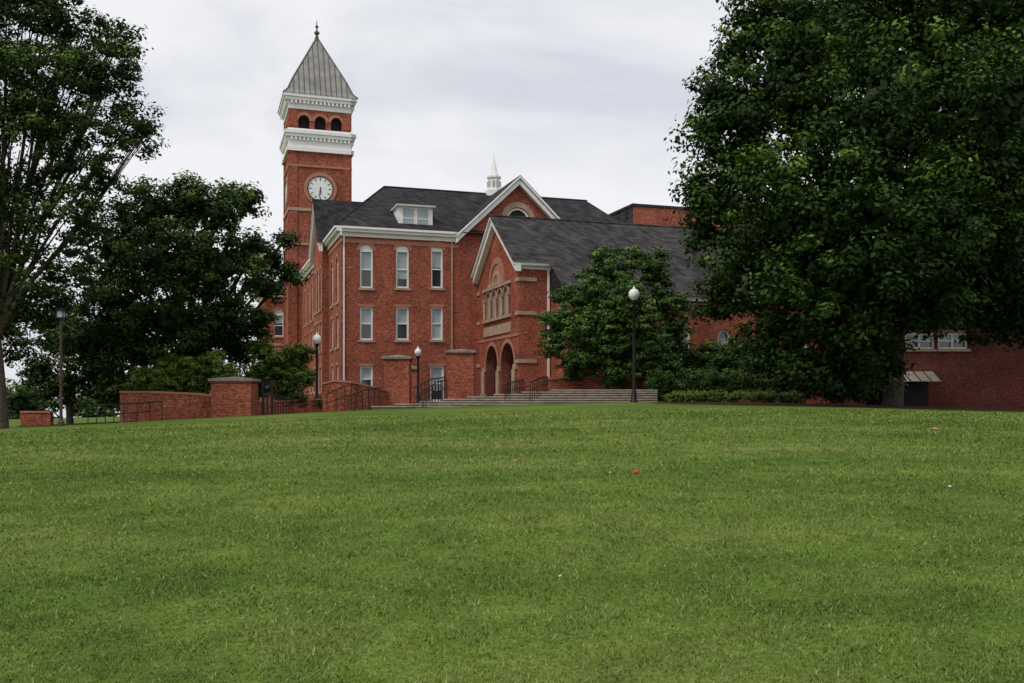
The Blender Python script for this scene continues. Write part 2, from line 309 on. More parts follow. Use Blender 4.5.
# ---- chapel wing
Cw,Ct,Cr=Acc(),Acc(),Acc()
A1=ax(478,0); bn=bx(519,A1); bm_=bn/2; CE=zy(262,A1,bn); CP=zy(221,A1,bm_); sl=(CP-CE)/(-bm_)
cf=Fr((A1,0,0),(0,1,0),(-1,0,0)); FZ=1.75
hs=[]
for c in (bn*.755,bn*.375):
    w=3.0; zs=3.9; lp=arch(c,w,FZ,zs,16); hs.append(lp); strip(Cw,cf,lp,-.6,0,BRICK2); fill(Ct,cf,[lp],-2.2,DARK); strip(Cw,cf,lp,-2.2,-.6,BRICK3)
    halfring(Ct,cf,c,zs,w/2,w/2+.26,0,.07,PINK); halfring(Ct,cf,c,zs,w/2+.27,w/2+.42,0,.04,BRICK2)
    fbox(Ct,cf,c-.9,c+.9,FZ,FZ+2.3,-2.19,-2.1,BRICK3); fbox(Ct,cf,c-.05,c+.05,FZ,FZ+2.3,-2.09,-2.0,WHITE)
mid=(bn*.755+bn*.375)/2
for c in (mid,bn*.755-1.7,bn*.375+1.75):
    fbox(Ct,cf,c-.28,c+.28,3.55,3.9,0,.14,STONE); Ct.tube([(A1-.14,c,FZ),(A1-.14,c,3.55)],.16,STONE,10); fbox(Ct,cf,c-.28,c+.28,FZ-.3,FZ+.2,0,.3,STONE)
wc=bm_
for i in range(4):
    c=wc-2.1+1.4*i; lp=arch(c,1.0,7.35,8.75,8); hs.append(lp); strip(Cw,cf,lp,-.35,0,STONE); fill(Ct,cf,[lp],-.3,GLASS); ring(Ct,cf,lp,shrink(lp,.07),-.29,-.15,BLIND)
    halfring(Ct,cf,c,8.75,.5,.66,0,.06,STONE,8)
for i in range(5):
    c=wc-2.8+1.4*i; Ct.tube([(A1-.1,c,7.3),(A1-.1,c,8.6)],.11,STONE,8); fbox(Ct,cf,c-.17,c+.17,8.6,8.8,0,.2,STONE)
fbox(Ct,cf,wc-3.3,wc+3.3,7.1,7.3,0,.16,STONE); fbox(Ct,cf,wc-3.3,wc+3.3,9.35,9.55,0,.14,STONE)
fbox(Ct,cf,wc-3.1,wc+3.1,6.1,6.75,0,.08,STONE)
halfring(Ct,cf,wc,9.75,1.3,1.75,0,.1,PINK); n=14
fill(Ct,cf,[[(wc+1.28*math.cos(math.pi*i/n),9.75+1.28*math.sin(math.pi*i/n)) for i in range(n+1)]],.03,PINK)
halfring(Ct,cf,wc,9.75,.55,.8,0.03,.09,STONE)
fbox(Ct,cf,wc-1.9,wc+1.9,9.56,9.75,0,.15,STONE)
fbox(Ct,cf,bn,0,5.75,5.91,0,.05,PINK)
fill(Cw,cf,[[(bn,ZB),(0,ZB),(0,CE),(bm_,CP),(bn,CE)]]+hs,0,BRICK)
for zz in (3.95,7.1,9.3): fbox(Ct,cf,bn+.0,bn+.6,zz,zz+.25,0.0,.09,STONE); fbox(Ct,cf,-.6,-.01,zz,zz+.25,0.0,.09,STONE)
for s_ in (bn-.45,.3):
    zo=CE-.45*sl if s_<-1 else CE-.3*sl
    rake(Ct,cf,(s_,zo+.1),(bm_,CP+.12),.42,.003,.4,WHITE); rake(Ct,cf,(s_,zo+.3),(bm_,CP+.32),.18,.003,.55,WHITE)
A2=A1+2.2; bA=-12.7; zA=CP+sl*(bA-bm_); AL=A1+34
cff=Fr((A1,bn,0),(1,0,0),(0,-1,0))
fill(Cw,cff,[[(0,ZB),(A2-A1,ZB),(A2-A1,CE),(0,CE)]],0,BRICK)
for zz in (3.95,7.1,9.3): fbox(Ct,cff,-.08,1.2,zz+.003,zz+.247,0,.09,STONE)
fbox(Ct,cff,-.3,A2-A1,CE-.22,CE+.02,0,.42,WHITE); fbox(Ct,cff,0,A2-A1,CE-.45,CE-.22,0,.12,WHITE)
Ct.box(A2-.25,A2-.12,bn-.13,bn-.02,1.2,CE-.4,WHITE)
af=Fr((A2,bA,0),(1,0,0),(0,-1,0)); hs=[window(Cw,Ct,af,2.2+3.0*i,1.0,3.2,6.2,True,.2,tymp=False) for i in range(9)]
fill(Cw,af,[[(0,ZB),(AL-A2,ZB),(AL-A2,zA),(0,zA)]]+hs,0,BRICK); fbox(Ct,af,0,AL-A2,zA-.35,zA-.02,0,.35,WHITE)
Cw.add([(A2,bA,ZB),(A2,bn,ZB),(A2,bn,CE-.05),(A2,bA,zA-.02)],[(0,1,2,3)],BRICK)
Cw.add([(AL,bA,ZB),(AL,0,ZB),(AL,0,CE),(AL,bm_,CP),(AL,bA,zA)],[(0,1,2,3,4)],BRICK)
Ct.add([(A2-.02,bn-.02,CE-1.8),(A2-.02,bA,zA-1.6),(A2-.02,bA,zA),(A2-.02,bn-.02,CE)],[(0,1,2,3)],SLATE)
zro=.32
Cr.add([(A1-.6,bm_,CP+zro),(AL+.4,bm_,CP+zro),(AL+.4,-.02,CE+zro),(A1-.6,.3,CE+zro-.3*sl)],[(0,1,2,3)],SLATE2)
zb=lambda b: CP+zro+sl*(b-bm_)
Cr.add([(A1-.6,bm_,zb(bm_)),(A2-.3,bm_,zb(bm_)),(A2-.3,bn-.5,zb(bn-.5)),(A1-.6,bn-.5,zb(bn-.5)),(AL+.4,bm_,zb(bm_)),(AL+.4,bA-.5,zb(bA-.5)),(A2-.3,bA-.5,zb(bA-.5))],[(0,1,2,3),(1,4,5,6)],SLATE2)
Cr.tube([(A1-.6,bm_,CP+zro+.02),(AL,bm_,CP+zro+.02)],.09,SLATE2)
Cw.build('chapel_walls',B); Ct.build('chapel_arches_and_trim',B); Cr.build('chapel_roof',B)
S=Acc(); sa=ax(633,8); szt=zy(206,sa,8); S.box(sa,sa+22,8,16,ZB,szt,BRICK); S.box(sa-.1,sa+22.1,7.9,16.1,szt+.001,szt+.22,SLATE2)
S.add([(sa-.02,8,szt-2.6),(sa-.02,16,szt-2.6),(sa-.02,16,szt),(sa-.02,8,szt)],[(0,1,2,3)],SLATE2)
S.build('auditorium_block',B)
# ---------------------------------------------------------------- terrain
KX=[-400,-60,-27,-13.8,-5.9,4.6,14,27,60,400]; KZ=[-9,-1.0,.02,.72,1.10,1.46,1.42,1.02,.3,-2]
def zc(X):
    r=np.zeros_like(X)
    for o in (-5,-2.5,0,2.5,5): r+=np.interp(X+o,KX,KZ)
    return r/5
def terr(X,Y):
    X=np.asarray(X,float); Y=np.asarray(Y,float); t=np.clip(Y/50,0,1); s=np.sin(math.pi/2*t)**1.15
    z=zc(X)*s+.03*np.sin(X*.31+1)*np.sin(Y*.23)*np.clip(1-Y/45,0,1)
    z-=np.clip((Y-130)/300,0,3)**1.3*9
    return z
def tz1(X,Y): return float(terr(np.array([X]),np.array([Y]))[0])
gx=np.unique(np.concatenate([np.linspace(-400,-60,18),np.linspace(-60,60,121),np.linspace(60,400,18)])); gy=np.unique(np.concatenate([np.linspace(-80,0,10),np.linspace(0,70,100),np.linspace(70,700,40)]))
GX,GY=np.meshgrid(gx,gy); GZ_=terr(GX,GY); nv=GX.size; nx=len(gx); ny=len(gy)
me=bpy.data.meshes.new('lawn_ground'); idx=np.arange(nv).reshape(ny,nx)
q=np.stack([idx[:-1,:-1],idx[:-1,1:],idx[1:,1:],idx[1:,:-1]],-1).reshape(-1,4)
me.from_pydata(np.stack([GX.ravel(),GY.ravel(),GZ_.ravel()],1).tolist(),[],q.tolist()); me.polygons.foreach_set('use_smooth',[True]*len(q))
ground=bpy.data.objects.new('lawn_ground',me); sc.collection.objects.link(ground)
def grasscolor(nt,dark=1.0,fine=True):
    N=nt.nodes.new; L=nt.links.new
    g=N('ShaderNodeNewGeometry')
    def noise(s,det,sx=1,sy=1):
        mp=N('ShaderNodeMapping'); mp.inputs['Scale'].default_value=(sx,sy,1); L(g.outputs['Position'],mp.inputs[0])
        n=N('ShaderNodeTexNoise'); n.inputs['Scale'].default_value=s; n.inputs['Detail'].default_value=det; n.inputs['Roughness'].default_value=.65; L(mp.outputs[0],n.inputs['Vector']); return n
    a=noise(.26,6,.6,1.2); r=N('ShaderNodeValToRGB'); r.color_ramp.elements[0].position=.33; r.color_ramp.elements[1].position=.68
    r.color_ramp.elements[0].color=(.072*dark,.128*dark,.020*dark,1); r.color_ramp.elements[1].color=(.190*dark,.228*dark,.055*dark,1)
    m_=r.color_ramp.elements.new(.5); m_.color=(.115*dark,.178*dark,.031*dark,1)
    L(a.outputs['Fac'],r.inputs['Fac'])
    b_=noise(1.9,5); mr=N('ShaderNodeMapRange'); mr.inputs[1].default_value=.3; mr.inputs[2].default_value=.7; mr.inputs[3].default_value=.74; mr.inputs[4].default_value=1.22; L(b_.outputs['Fac'],mr.inputs[0])
    c=noise(24,3)
    if fine:
        mr2=N('ShaderNodeMapRange'); mr2.inputs[1].default_value=.3; mr2.inputs[2].default_value=.7; mr2.inputs[3].default_value=.6; mr2.inputs[4].default_value=1.4; L(c.outputs['Fac'],mr2.inputs[0])
        m=N('ShaderNodeMath'); m.operation='MULTIPLY'; L(mr.outputs[0],m.inputs[0]); L(mr2.outputs[0],m.inputs[1])
    else: m=mr
    v=N('ShaderNodeVectorMath'); v.operation='SCALE'; L(r.outputs[0],v.inputs[0]); L(m.outputs[0],v.inputs['Scale'])
    return v,c,g
GR,nt,b=newmat('lawn_grass'); v,c,g=grasscolor(nt,.86); nt.links.new(v.outputs[0],b.inputs['Base Color']); b.inputs['Roughness'].default_value=1; b.inputs['Specular IOR Level'].default_value=.05
bp=nt.nodes.new('ShaderNodeBump'); bp.inputs['Distance'].default_value=.05; bp.inputs['Strength'].default_value=.35; nt.links.new(c.outputs['Fac'],bp.inputs['Height']); nt.links.new(bp.outputs[0],b.inputs['Normal'])
me.materials.append(GR)
BL=bpy.data.materials.new('grass_blades'); BL.use_nodes=True; nt=BL.node_tree; nt.nodes.remove(nt.nodes['Principled BSDF']); b=nt.nodes.new('ShaderNodeBsdfDiffuse'); nt.links.new(b.outputs[0],nt.nodes['Material Output'].inputs[0])
v,c,g=grasscolor(nt,1.22,False)
at=nt.nodes.new('ShaderNodeAttribute'); at.attribute_name='tint'
mx=nt.nodes.new('ShaderNodeMix'); mx.data_type='RGBA'; nt.links.new(v.outputs[0],mx.inputs[6]); mx.inputs[7].default_value=(.42,.40,.19,1)
pw=nt.nodes.new('ShaderNodeMath'); pw.operation='POWER'; nt.links.new(at.outputs['Fac'],pw.inputs[0]); pw.inputs[1].default_value=5; ml=nt.nodes.new('ShaderNodeMath'); ml.operation='MULTIPLY'; ml.inputs[1].default_value=.75; nt.links.new(pw.outputs[0],ml.inputs[0]); nt.links.new(ml.outputs[0],mx.inputs[0])
nt.links.new(mx.outputs[2],b.inputs['Color'])
def fastmesh(name,verts,k,mat,tint=None,parent=None):
    n=len(verts); nf=n//k; me=bpy.data.meshes.new(name); me.vertices.add(n); me.vertices.foreach_set('co',verts.astype(np.float32).ravel())
    me.loops.add(n); me.loops.foreach_set('vertex_index',np.arange(n,dtype=np.int32)); me.polygons.add(nf); me.polygons.foreach_set('loop_start',np.arange(0,n,k,dtype=np.int32)); 
    me.update(calc_edges=True)
    if tint is not None:
        a=me.attributes.new('tint','FLOAT','FACE'); a.data.foreach_set('value',tint.astype(np.float32))
    me.materials.append(mat); o=bpy.data.objects.new(name,me); sc.collection.objects.link(o)
    if parent: o.parent=parent
    return o
NB=320000
Y=np.exp(rng.uniform(math.log(3.8),math.log(34),NB)); X=rng.uniform(-1,1,NB)*(Y*.64+1.2)
# gather part of the blades into tufts
tx=np.sin(X*5.1+2*np.sin(Y*1.7))*np.sin(Y*4.3+2*np.sin(X*1.3)); Z=terr(X,Y)
h=(.017+.0009*Y)*rng.uniform(.5,1.5,NB)*(1+.35*tx); w=.0022+.00055*Y*rng.uniform(.6,1.3,NB); an=rng.uniform(0,2*math.pi,NB); le=rng.normal(0,.65,(NB,2))*h[:,None]
base=np.stack([X,Y,Z-.003],1); dv=np.stack([np.cos(an)*w,np.sin(an)*w,0*w],1); tip=base+np.stack([le[:,0],le[:,1],h],1)
fastmesh('grass_blades',np.stack([base-dv,base+dv,tip],1).reshape(-1,3),3,BL,rng.uniform(0,1,NB))
# ---------------------------------------------------------------- foliage
def leafmat(name,c0,c1,cm=None):
    m=bpy.data.materials.new(name); m.use_nodes=True; nt=m.node_tree; N=nt.nodes.new; L=nt.links.new
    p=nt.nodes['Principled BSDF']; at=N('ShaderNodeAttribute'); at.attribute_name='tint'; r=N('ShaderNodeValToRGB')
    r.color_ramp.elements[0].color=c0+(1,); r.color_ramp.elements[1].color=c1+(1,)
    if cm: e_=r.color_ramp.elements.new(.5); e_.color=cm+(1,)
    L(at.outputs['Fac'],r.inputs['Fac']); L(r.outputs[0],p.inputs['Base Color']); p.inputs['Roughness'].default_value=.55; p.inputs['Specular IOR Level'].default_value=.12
    return m
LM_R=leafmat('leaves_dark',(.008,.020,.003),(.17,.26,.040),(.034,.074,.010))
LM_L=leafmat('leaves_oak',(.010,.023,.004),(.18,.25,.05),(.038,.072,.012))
LM_S=leafmat('leaves_light',(.022,.05,.010),(.20,.30,.065),(.075,.14,.028))
LM_H=leafmat('leaves_hedge',(.012,.03,.006),(.08,.14,.025))
LM_C=leafmat('leaves_canna',(.03,.06,.010),(.20,.29,.045))
def foliage(name,lobes,mat,leaf=.2,nl=110,cr=.9,dens=1.0,parent=None,minz=None,inner=True,flat=.6):
    C=[];Rr=[];T=[]
    for (c,R) in lobes:
        c=np.array(c); R=np.array(R if hasattr(R,'__len__') else (R,R,R*.9)); Rm=R.mean()
        n=int(dens*9*(Rm/cr)**2)+4
        d=rng.normal(size=(n,3)); d/=np.linalg.norm(d,axis=1)[:,None]
        rad=rng.uniform(.4,1.0,n)**.55*rng.uniform(.86,1.16,n)
        p=c+d*R*rad[:,None]; C.append(p); Rr.append(cr*rng.uniform(.5,1.25,n)); T.append(np.clip(-.02+.46*rad*rng.uniform(.3,1.55,n)+.22*d[:,2],0,1))  # outer and upper clumps tinted lighter: light painted into leaf colour
    C=np.concatenate(C);Rr=np.concatenate(Rr);T=np.concatenate(T)
    n=len(C)
    d=rng.normal(size=(n,nl,3)); d/=np.linalg.norm(d,axis=2)[...,None]
    rr=rng.uniform(.15,1,(n,nl,1))**.5*rng.uniform(.75,1.25,(n,nl,1)); sc_=np.array([1,1,flat])
    off=d*rr*Rr[:,None,None]*sc_; p=C[:,None]+off
    nrm=d*.95+rng.normal(size=d.shape)*.36+np.array([0,0,.65]); nrm/=np.linalg.norm(nrm,axis=2)[...,None]
    t=np.cross(nrm,rng.normal(size=d.shape)); t/=np.linalg.norm(t,axis=2)[...,None]; bt=np.cross(nrm,t)
    s=leaf*rng.uniform(.55,1.25,(n,nl,1)); 
    ti=np.clip(T[:,None]*rng.uniform(.7,1.25,(n,nl))+.24*d[...,2]*rr[...,0],0,1)  # leaves on top of each clump also painted brighter, as if lit
    q=np.stack([p-t*s*.5,p+bt*s*.27-t*s*.05,p+t*s*.5,p-bt*s*.27-t*s*.05],2).reshape(-1,4,3); ti=ti.ravel()
    if inner:
        for (c,R) in lobes:
            c=np.array(c); R=np.array(R if hasattr(R,'__len__') else (R,R,R*.9)); m=int(45*(R.mean()/cr)**2)
            dd=rng.normal(size=(m,3)); dd/=np.linalg.norm(dd,axis=1)[:,None]; pp=c+dd*R*rng.uniform(.2,.58,(m,1)); n2=dd+rng.normal(size=dd.shape)*.4; n2/=np.linalg.norm(n2,axis=1)[:,None]
            t2=np.cross(n2,rng.normal(size=dd.shape)); t2/=np.linalg.norm(t2,axis=1)[:,None]; b2=np.cross(n2,t2); s2=leaf*1.8
            q=np.concatenate([q,np.stack([pp-t2*s2*.5,pp+b2*s2*.4,pp+t2*s2*.5,pp-b2*s2*.4],1)]); ti=np.concatenate([ti,rng.uniform(0,.12,m)])  # inner leaves near black: crown shade put into their tint
    if minz is not None:
        k=q[:,:,2].min(1)>minz; q=q[k]; ti=ti[k]
    return fastmesh(name,q.reshape(-1,3),4,mat,ti,parent)
def lobe(x,y,r,d,ry=None): 
    R=r*d/F; return (tuple(P(x,y,d)),(R,R,(ry or r*.92)*d/F))
def tree(name,bx_,d,lobes,mat,tr=.4,leaf=.2,fh=None,**kw):
    e_=empty(name,(0,0,0)); X=(bx_-512)/F*d; z=tz1(X,d)-.3; A=Acc(); base=Vector((X,d,z))
    top=Vector(max(lobes,key=lambda l:l[0][2])[0]); zmin=min(l[0][2]-l[1][2] for l in lobes); fork=Vector((top.x*.3+X*.7,d,max(zmin+1.2,z+1.8)))
    if fh: fork=Vector((X+.1,d,z+fh))
    A.tube([base-Vector((0,0,.2)),base+Vector((0,0,.35)),base.lerp(fork,.5)+Vector((.05,0,0)),fork],[tr*1.3,tr*1.05,tr*.9,tr*.8],BARK,12)
    for c,R in lobes:
        c=Vector(c); m=fork.lerp(c,.5)+Vector((random.uniform(-.4,.4),random.uniform(-.4,.4),random.uniform(-.2,.6))); r0=tr*random.uniform(.25,.45)
        A.tube([fork-Vector((0,0,.3)),fork.lerp(m,.5)+Vector((0,0,.3)),m,c],[r0*1.1,r0,r0*.7,r0*.3],BARK,7)
        for k in range(4):
            dd=Vector((random.gauss(0,1),random.gauss(0,1),random.gauss(.3,.8))).normalized(); t_=c+Vector((dd.x*R[0],dd.y*R[1],dd.z*R[2]))*.8
            A.tube([m,c.lerp(t_,.35),t_],[r0*.4,r0*.25,.02],BARK,5)
    A.build('trunk_and_limbs',e_,True); foliage('leaves',lobes,mat,leaf,parent=e_,**kw); return e_
L_=[(845,40,82,42),(930,30,100,43),(1020,50,110,44),(785,95,75,41),(880,120,95,39),(980,140,110,40),(742,150,54,42),(733,205,48,42),(800,205,78,39),(880,215,90,37.5),(965,230,85,39),(1050,220,100,42),
    (758,262,56,41),(830,285,72,38.5),(905,285,62,39),(1000,275,62,41),(782,325,48,41),(845,335,50,40),(775,30,46,43),(870,-30,100,43),(980,-40,110,45),(1080,120,110,44),(730,115,38,43),(915,310,40,40),(1060,285,60,42),(702,180,20,42),(706,230,22,42),(722,295,28,42),(770,362,26,41),(808,368,30,40),(850,370,30,41),(885,358,26,42),
    (750,20,26,43),(732,55,22,43),(760,-20,40,44),(712,95,20,42),(700,130,16,42),(975,310,34,42),(1030,310,40,43),(960,200,100,49),(1060,150,110,50),(1000,280,50,47)]  # deepest rear lobes added behind the crown to shade the low brick building
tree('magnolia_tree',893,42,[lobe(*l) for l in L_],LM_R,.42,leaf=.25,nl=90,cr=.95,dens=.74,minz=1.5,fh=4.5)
L_=[(20,20,46,46),(75,28,38,47),(50,85,50,45),(112,72,32,46),(134,118,24,47),(0,90,55,45),(20,150,55,45),(85,145,42,45),(140,140,18,47),(0,220,45,46),(55,222,42,45),(105,200,30,46),(20,285,40,46),(70,285,32,47),(-50,60,60,46),(-60,160,70,46),(-50,260,60,46),(45,-25,40,46),(-20,-40,60,46),(15,340,22,47),(85,75,26,47),(120,40,18,47),(30,320,26,47)]
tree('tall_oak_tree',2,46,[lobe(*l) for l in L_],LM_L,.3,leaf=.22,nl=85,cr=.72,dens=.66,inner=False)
L_=[(150,215,34,56),(185,200,28,57),(215,213,32,56),(244,203,20,58),(120,250,38,56),(165,262,42,54),(215,268,40,55),(253,250,24,57),(262,288,18,58),(120,310,42,55),(170,320,45,54),(222,318,34,56),(258,322,18,58),(90,345,35,56),(140,355,35,56),(195,350,30,57),(235,350,22,59),(286,240,8,60),(288,275,11,60),(272,262,14,60)]
tree('oak_tree',165,57,[lobe(*l) for l in L_],LM_L,.38,leaf=.27,nl=80,cr=.85,dens=.85)
L_=[(60,335,28,62),(95,375,25,62),(60,385,22,62),(40,370,18,62),(120,385,22,62),(90,345,28,62)]
tree('small_oak_tree',70,62,[lobe(*l) for l in L_],LM_L,.22,leaf=.27,nl=70,cr=.8,dens=.9)
L_=[(612,272,24,58),(652,274,20,58),(585,298,26,57),(625,308,34,56),(664,302,20,58),(562,325,20,57),(595,336,34,56),(640,343,32,56),(674,328,16,58),(552,345,14,57),(578,362,22,57),(618,368,22,56),(658,362,22,56),(636,256,10,58),(548,318,8,58),(600,253,7,58),(565,296,10,58),(680,300,8,58),(660,255,8,58)]
tree('redbud_tree',606,57,[lobe(*l) for l in L_],LM_S,.13,leaf=.2,nl=60,cr=.52,dens=.9,flat=.42)
def shrub(name,ls,mat,leaf=.13,**kw): 
    return foliage(name,[lobe(*l) for l in ls],mat,leaf,**kw)
shrub('boxwood_hedge',[(x,383,17,54,14) for x in range(665,790,22)],LM_H,nl=90,cr=.45)
shrub('low_hedge',[(x,397,9,49,5) for x in range(675,800,12)],LM_C,leaf=.1,nl=60,cr=.28)
shrub('dark_shrub',[(x,366+random.uniform(-8,8),24,60) for x in range(668,760,24)],LM_R,nl=70,cr=.6,leaf=.2)
shrub('dark_shrub',[(x,385+random.uniform(-4,4),20,52) for x in range(790,890,22)],LM_R,nl=70,cr=.6,leaf=.2)
shrub('viburnum_shrub',[(275,365,22,58),(298,358,16,58),(288,385,20,58),(255,380,18,58),(262,350,12,58),(305,375,10,58)],LM_C,leaf=.2,nl=70,cr=.45)
shrub('terrace_shrub',[(150,380,15,53.5),(175,370,19,53.5),(205,371,19,53.5),(228,376,12,53.5),(190,385,17,53.5),(140,386,12,53.5),(165,388,14,53),(160,366,10,54),(215,360,9,54)],LM_C,leaf=.17,nl=75,cr=.4)
shrub('ivy_bush',[(320,402,7,56),(300,400,8,56),(283,402,7,56)],LM_H,leaf=.12,nl=60,cr=.3)
bl=[]
for i in range(70):
    X=-230+i*7+random.uniform(-3,3)
    if -30<X<60: continue
    Y_=random.uniform(170,200); R=random.uniform(4,6); bl.append(((X,Y_,tz1(X,Y_)+R*.5),(R,R,R)))
foliage('distant_trees',bl,LM_L,.9,nl=45,cr=2.4,dens=.9)
def bed(name,cx,cy,rx,ry):
    vs=[(cx,cy,tz1(cx,cy)+.02)]; fs=[]; n=40; m=5
    for j in range(1,m+1):
        for i in range(n):
            t=2*math.pi*i/n; k=j/m*(1+.08*math.sin(3*t+cx)+.05*math.sin(7*t)); x=cx+rx*k*math.cos(t); y=cy+ry*k*math.sin(t); vs.append((x,y,tz1(x,y)+.02))
    for i in range(n):
        fs.append((0,1+i,1+(i+1)%n))
        for j in range(m-1): a=1+j*n; fs.append((a+i,a+n+i,a+n+(i+1)%n,a+(i+1)%n))
    A=Acc(); A.add(vs,fs,MULCH); A.build(name)
bed('mulch_bed',17.5,43.5,10,7.5); bed('mulch_bed',-21,57,8,5)
# ---------------------------------------------------------------- walls, pillars, steps
def pillar(name,x0,x1,yt,d,dep=None,capmat=CAP):
    A=Acc(); a=P(x0,yt,d); b_=P(x1,yt,d); w=b_.x-a.x; dep=dep or w; z0=tz1(a.x,d)-.4
    A.box(a.x,b_.x,d,d+dep,z0,a.z-.32,BRICK); A.box(a.x-.06,b_.x+.06,d-.06,d+dep+.06,a.z-.319,a.z-.22,BRICK2)
    A.box(a.x-.13,b_.x+.13,d-.13,d+dep+.13,a.z-.219,a.z-.08,capmat); 
    vs=[(a.x-.1,d-.1,a.z-.079),(b_.x+.1,d-.1,a.z-.079),(b_.x+.1,d+dep+.1,a.z-.079),(a.x-.1,d+dep+.1,a.z-.079)]; m=((a.x+b_.x)/2,d+dep/2,a.z+.04)
    A.add(vs+[m],[(0,1,4),(1,2,4),(2,3,4),(3,0,4)],capmat); return A.build(name)
pillar('brick_pillar',384,409,355,56); pillar('brick_pillar',447,474,349,57); pillar('brick_pillar',211,251,377,50,1.4); pillar('brick_pillar',405,417,366,62,.8)
def wallrun(name,pts,th=.4,cap=STONE):
    A=Acc(); W=[P(x,y,d) for x,d,y in pts]
    n=len(W); nr=[]
    for i in range(n):
        dd=(W[min(i+1,n-1)]-W[max(i-1,0)]); v=Vector((-dd.y,dd.x,0)).normalized(); nr.append(v)
    def prism(o,ztop,zbot,mat):
        vs=[]
        for i in range(n):
            for s_ in (-1,1):
                p=W[i]+nr[i]*o*s_; vs.append((p.x,p.y,ztop(i))); vs.append((p.x,p.y,zbot(i)))
        fs=[]
        for i in range(n-1):
            a=4*i; c=4*(i+1); fs+=[(a,c,c+1,a+1),(a+2,a+3,c+3,c+2),(a,a+2,c+2,c),(a+1,c+1,c+3,a+3)]
        fs+=[(0,1,3,2),(4*n-4,4*n-2,4*n-1,4*n-3)]; A.add(vs,fs,mat)
    prism(th/2,lambda i:W[i].z-.1,lambda i:-.6,BRICK); prism(th/2+.06,lambda i:W[i].z,lambda i:W[i].z-.101,cap)
    return A.build(name)
wallrun('brick_garden_wall',[(123,52,391),(150,51,391),(175,50.6,392),(200,50.5,393),(212,50.6,395)],.4,PINK)
wallrun('brick_garden_wall',[(253,55,401),(290,56,400),(325,56,398)],.4,PINK)
wallrun('brick_garden_wall',[(325,54,383),(335,53.6,380),(350,53.8,381),(365,54.5,385),(384,56,390)],.4,PINK)
wallrun('brick_garden_wall',[(548,58.5,378),(575,58,377),(605,57.5,375)],.35,PINK)
wallrun('brick_garden_wall',[(22,58,411),(52,58,411)],.4,PINK)
A=Acc()
for i,(x0,yt) in enumerate(((372,406),(396,403.6),(420,401.2),(444,398.8),(468,396.4),(494,394),(522,391.6),(552,389.5))):
    d=50.6+.42*i; a=P(x0,yt,d); b_=P(657,yt,d); A.box(a.x,b_.x,d,d+(14-.42*i),-.2,a.z-.06,CONC); A.box(a.x-.03,b_.x+.03,d-.06,d+.4,a.z-.059,a.z,TREAD)
A.build('entrance_steps')
A=Acc(); A.box(-14.5,12,58,72,-.2,1.35,CONC); A.build('paved_terrace')
def railing(name,pts,h=.9,posts=True,two=True):
    A=Acc(); W=[Vector(p) for p in pts]; up=Vector((0,0,h))
    A.tube([w+up for w in W],.035,IRON,6)
    if two: A.tube([w+up*.5 for w in W],.022,IRON,6)
    L=(W[-1]-W[0]).length; n=max(2,int(L/.55)+1)
    for i in range(n+1):
        t=i/n*(len(W)-1); k=min(int(t),len(W)-2); p=W[k].lerp(W[k+1],t-k); A.tube([p-Vector((0,0,.3)),p+up],.024,IRON,6)
    A.build(name)
railing('handrail',[P(327,413,52),P(345,405,53.2),P(357,403,53.6)],1.05)
railing('handrail',[P(348,413,51),P(366,406,52),P(380,404,53)],.9)
railing('handrail',[P(414,409,50.4),P(430,400,53),P(445,397,55)],1.15)
railing('handrail',[P(423,409,50.4),P(437,400,53),P(447,397,55)],1.0)
railing('handrail',[P(505,401,51.5),P(515,397,54),P(524,395,57)],.9)
railing('handrail',[P(530,399,51.5),P(542,393,54),P(548,392,57)],.9)
railing('handrail',[P(275,414,51),P(292,413,54)],.8)
railing('metal_fence',[P(88,425,48),P(118,423,48.5),P(162,420,49)],.95)
A=Acc(); pts=[P(263,414,50.5)]+[P(267.5-4.5*math.cos(math.pi*i/8),384-6*math.sin(math.pi*i/8),50.5) for i in range(9)]+[P(272,414,50.5)]
A.tube(pts,.075,IRON,8); A.tube([P(267.5,414,50.5),P(267.5,380,50.5)],.04,IRON); A.tube([P(263,395,50.5),P(272,395,50.5)],.03,IRON); A.lathe(P(267.5,388,50.5),[(.0,-.2),(.15,-.12),(.2,0),(.15,.12),(0,.2)],IRON); A.build('iron_gate')
# ---------------------------------------------------------------- lamps
def lamp(name,x,yt,d,gr=.24,z0=None):
    A=Acc(); top=P(x,yt,d); z0=z0 if z0 is not None else tz1(top.x,d)-.1; c=(top.x,d,z0); H=top.z-z0
    A.lathe(c,[(.22,0),(.22,.15),(.17,.2),(.15,.6),(.11,.7),(.085,.8),(.075,H*.5),(.065,H-2.6*gr-.12),(.1,H-2.6*gr-.08),(.1,H-2.6*gr),(.14,H-2.35*gr),(.14,H-2.2*gr)],IRON,12)
    cz=H-1.15*gr
    A.lathe(c,[(.12,H-2.2*gr)]+[(gr*math.sin(t),cz-gr*1.05*math.cos(t)) for t in np.linspace(.5,math.pi-.25,10)],GLOBE,16)
    A.lathe(c,[(.07,H-.1*gr),(.06,H+.02),(.02,H+.08),(0,H+.16)],GLOBE,10)
    return A.build(name,smooth=True)
lamp('street_lamp',634,288,50,.29); lamp('street_lamp',317,334,57,.26); lamp('street_lamp',418,348,60,.22,1.2)
A=Acc(); t=P(61,309,45); z0=tz1(t.x,45)-.1
A.lathe((t.x,45,z0),[(.15,0),(.15,.3),(.075,.4),(.06,t.z-z0-.5)],BARK,10)
A.box(t.x-.05,t.x+.05,44.95,45.05,t.z-.55,t.z-.45,IRON); A.box(t.x-.17,t.x+.17,44.83,45.17,t.z-.45,t.z-.4,IRON); A.box(t.x-.13,t.x+.13,44.87,45.13,t.z-.399,t.z-.1,BLIND)
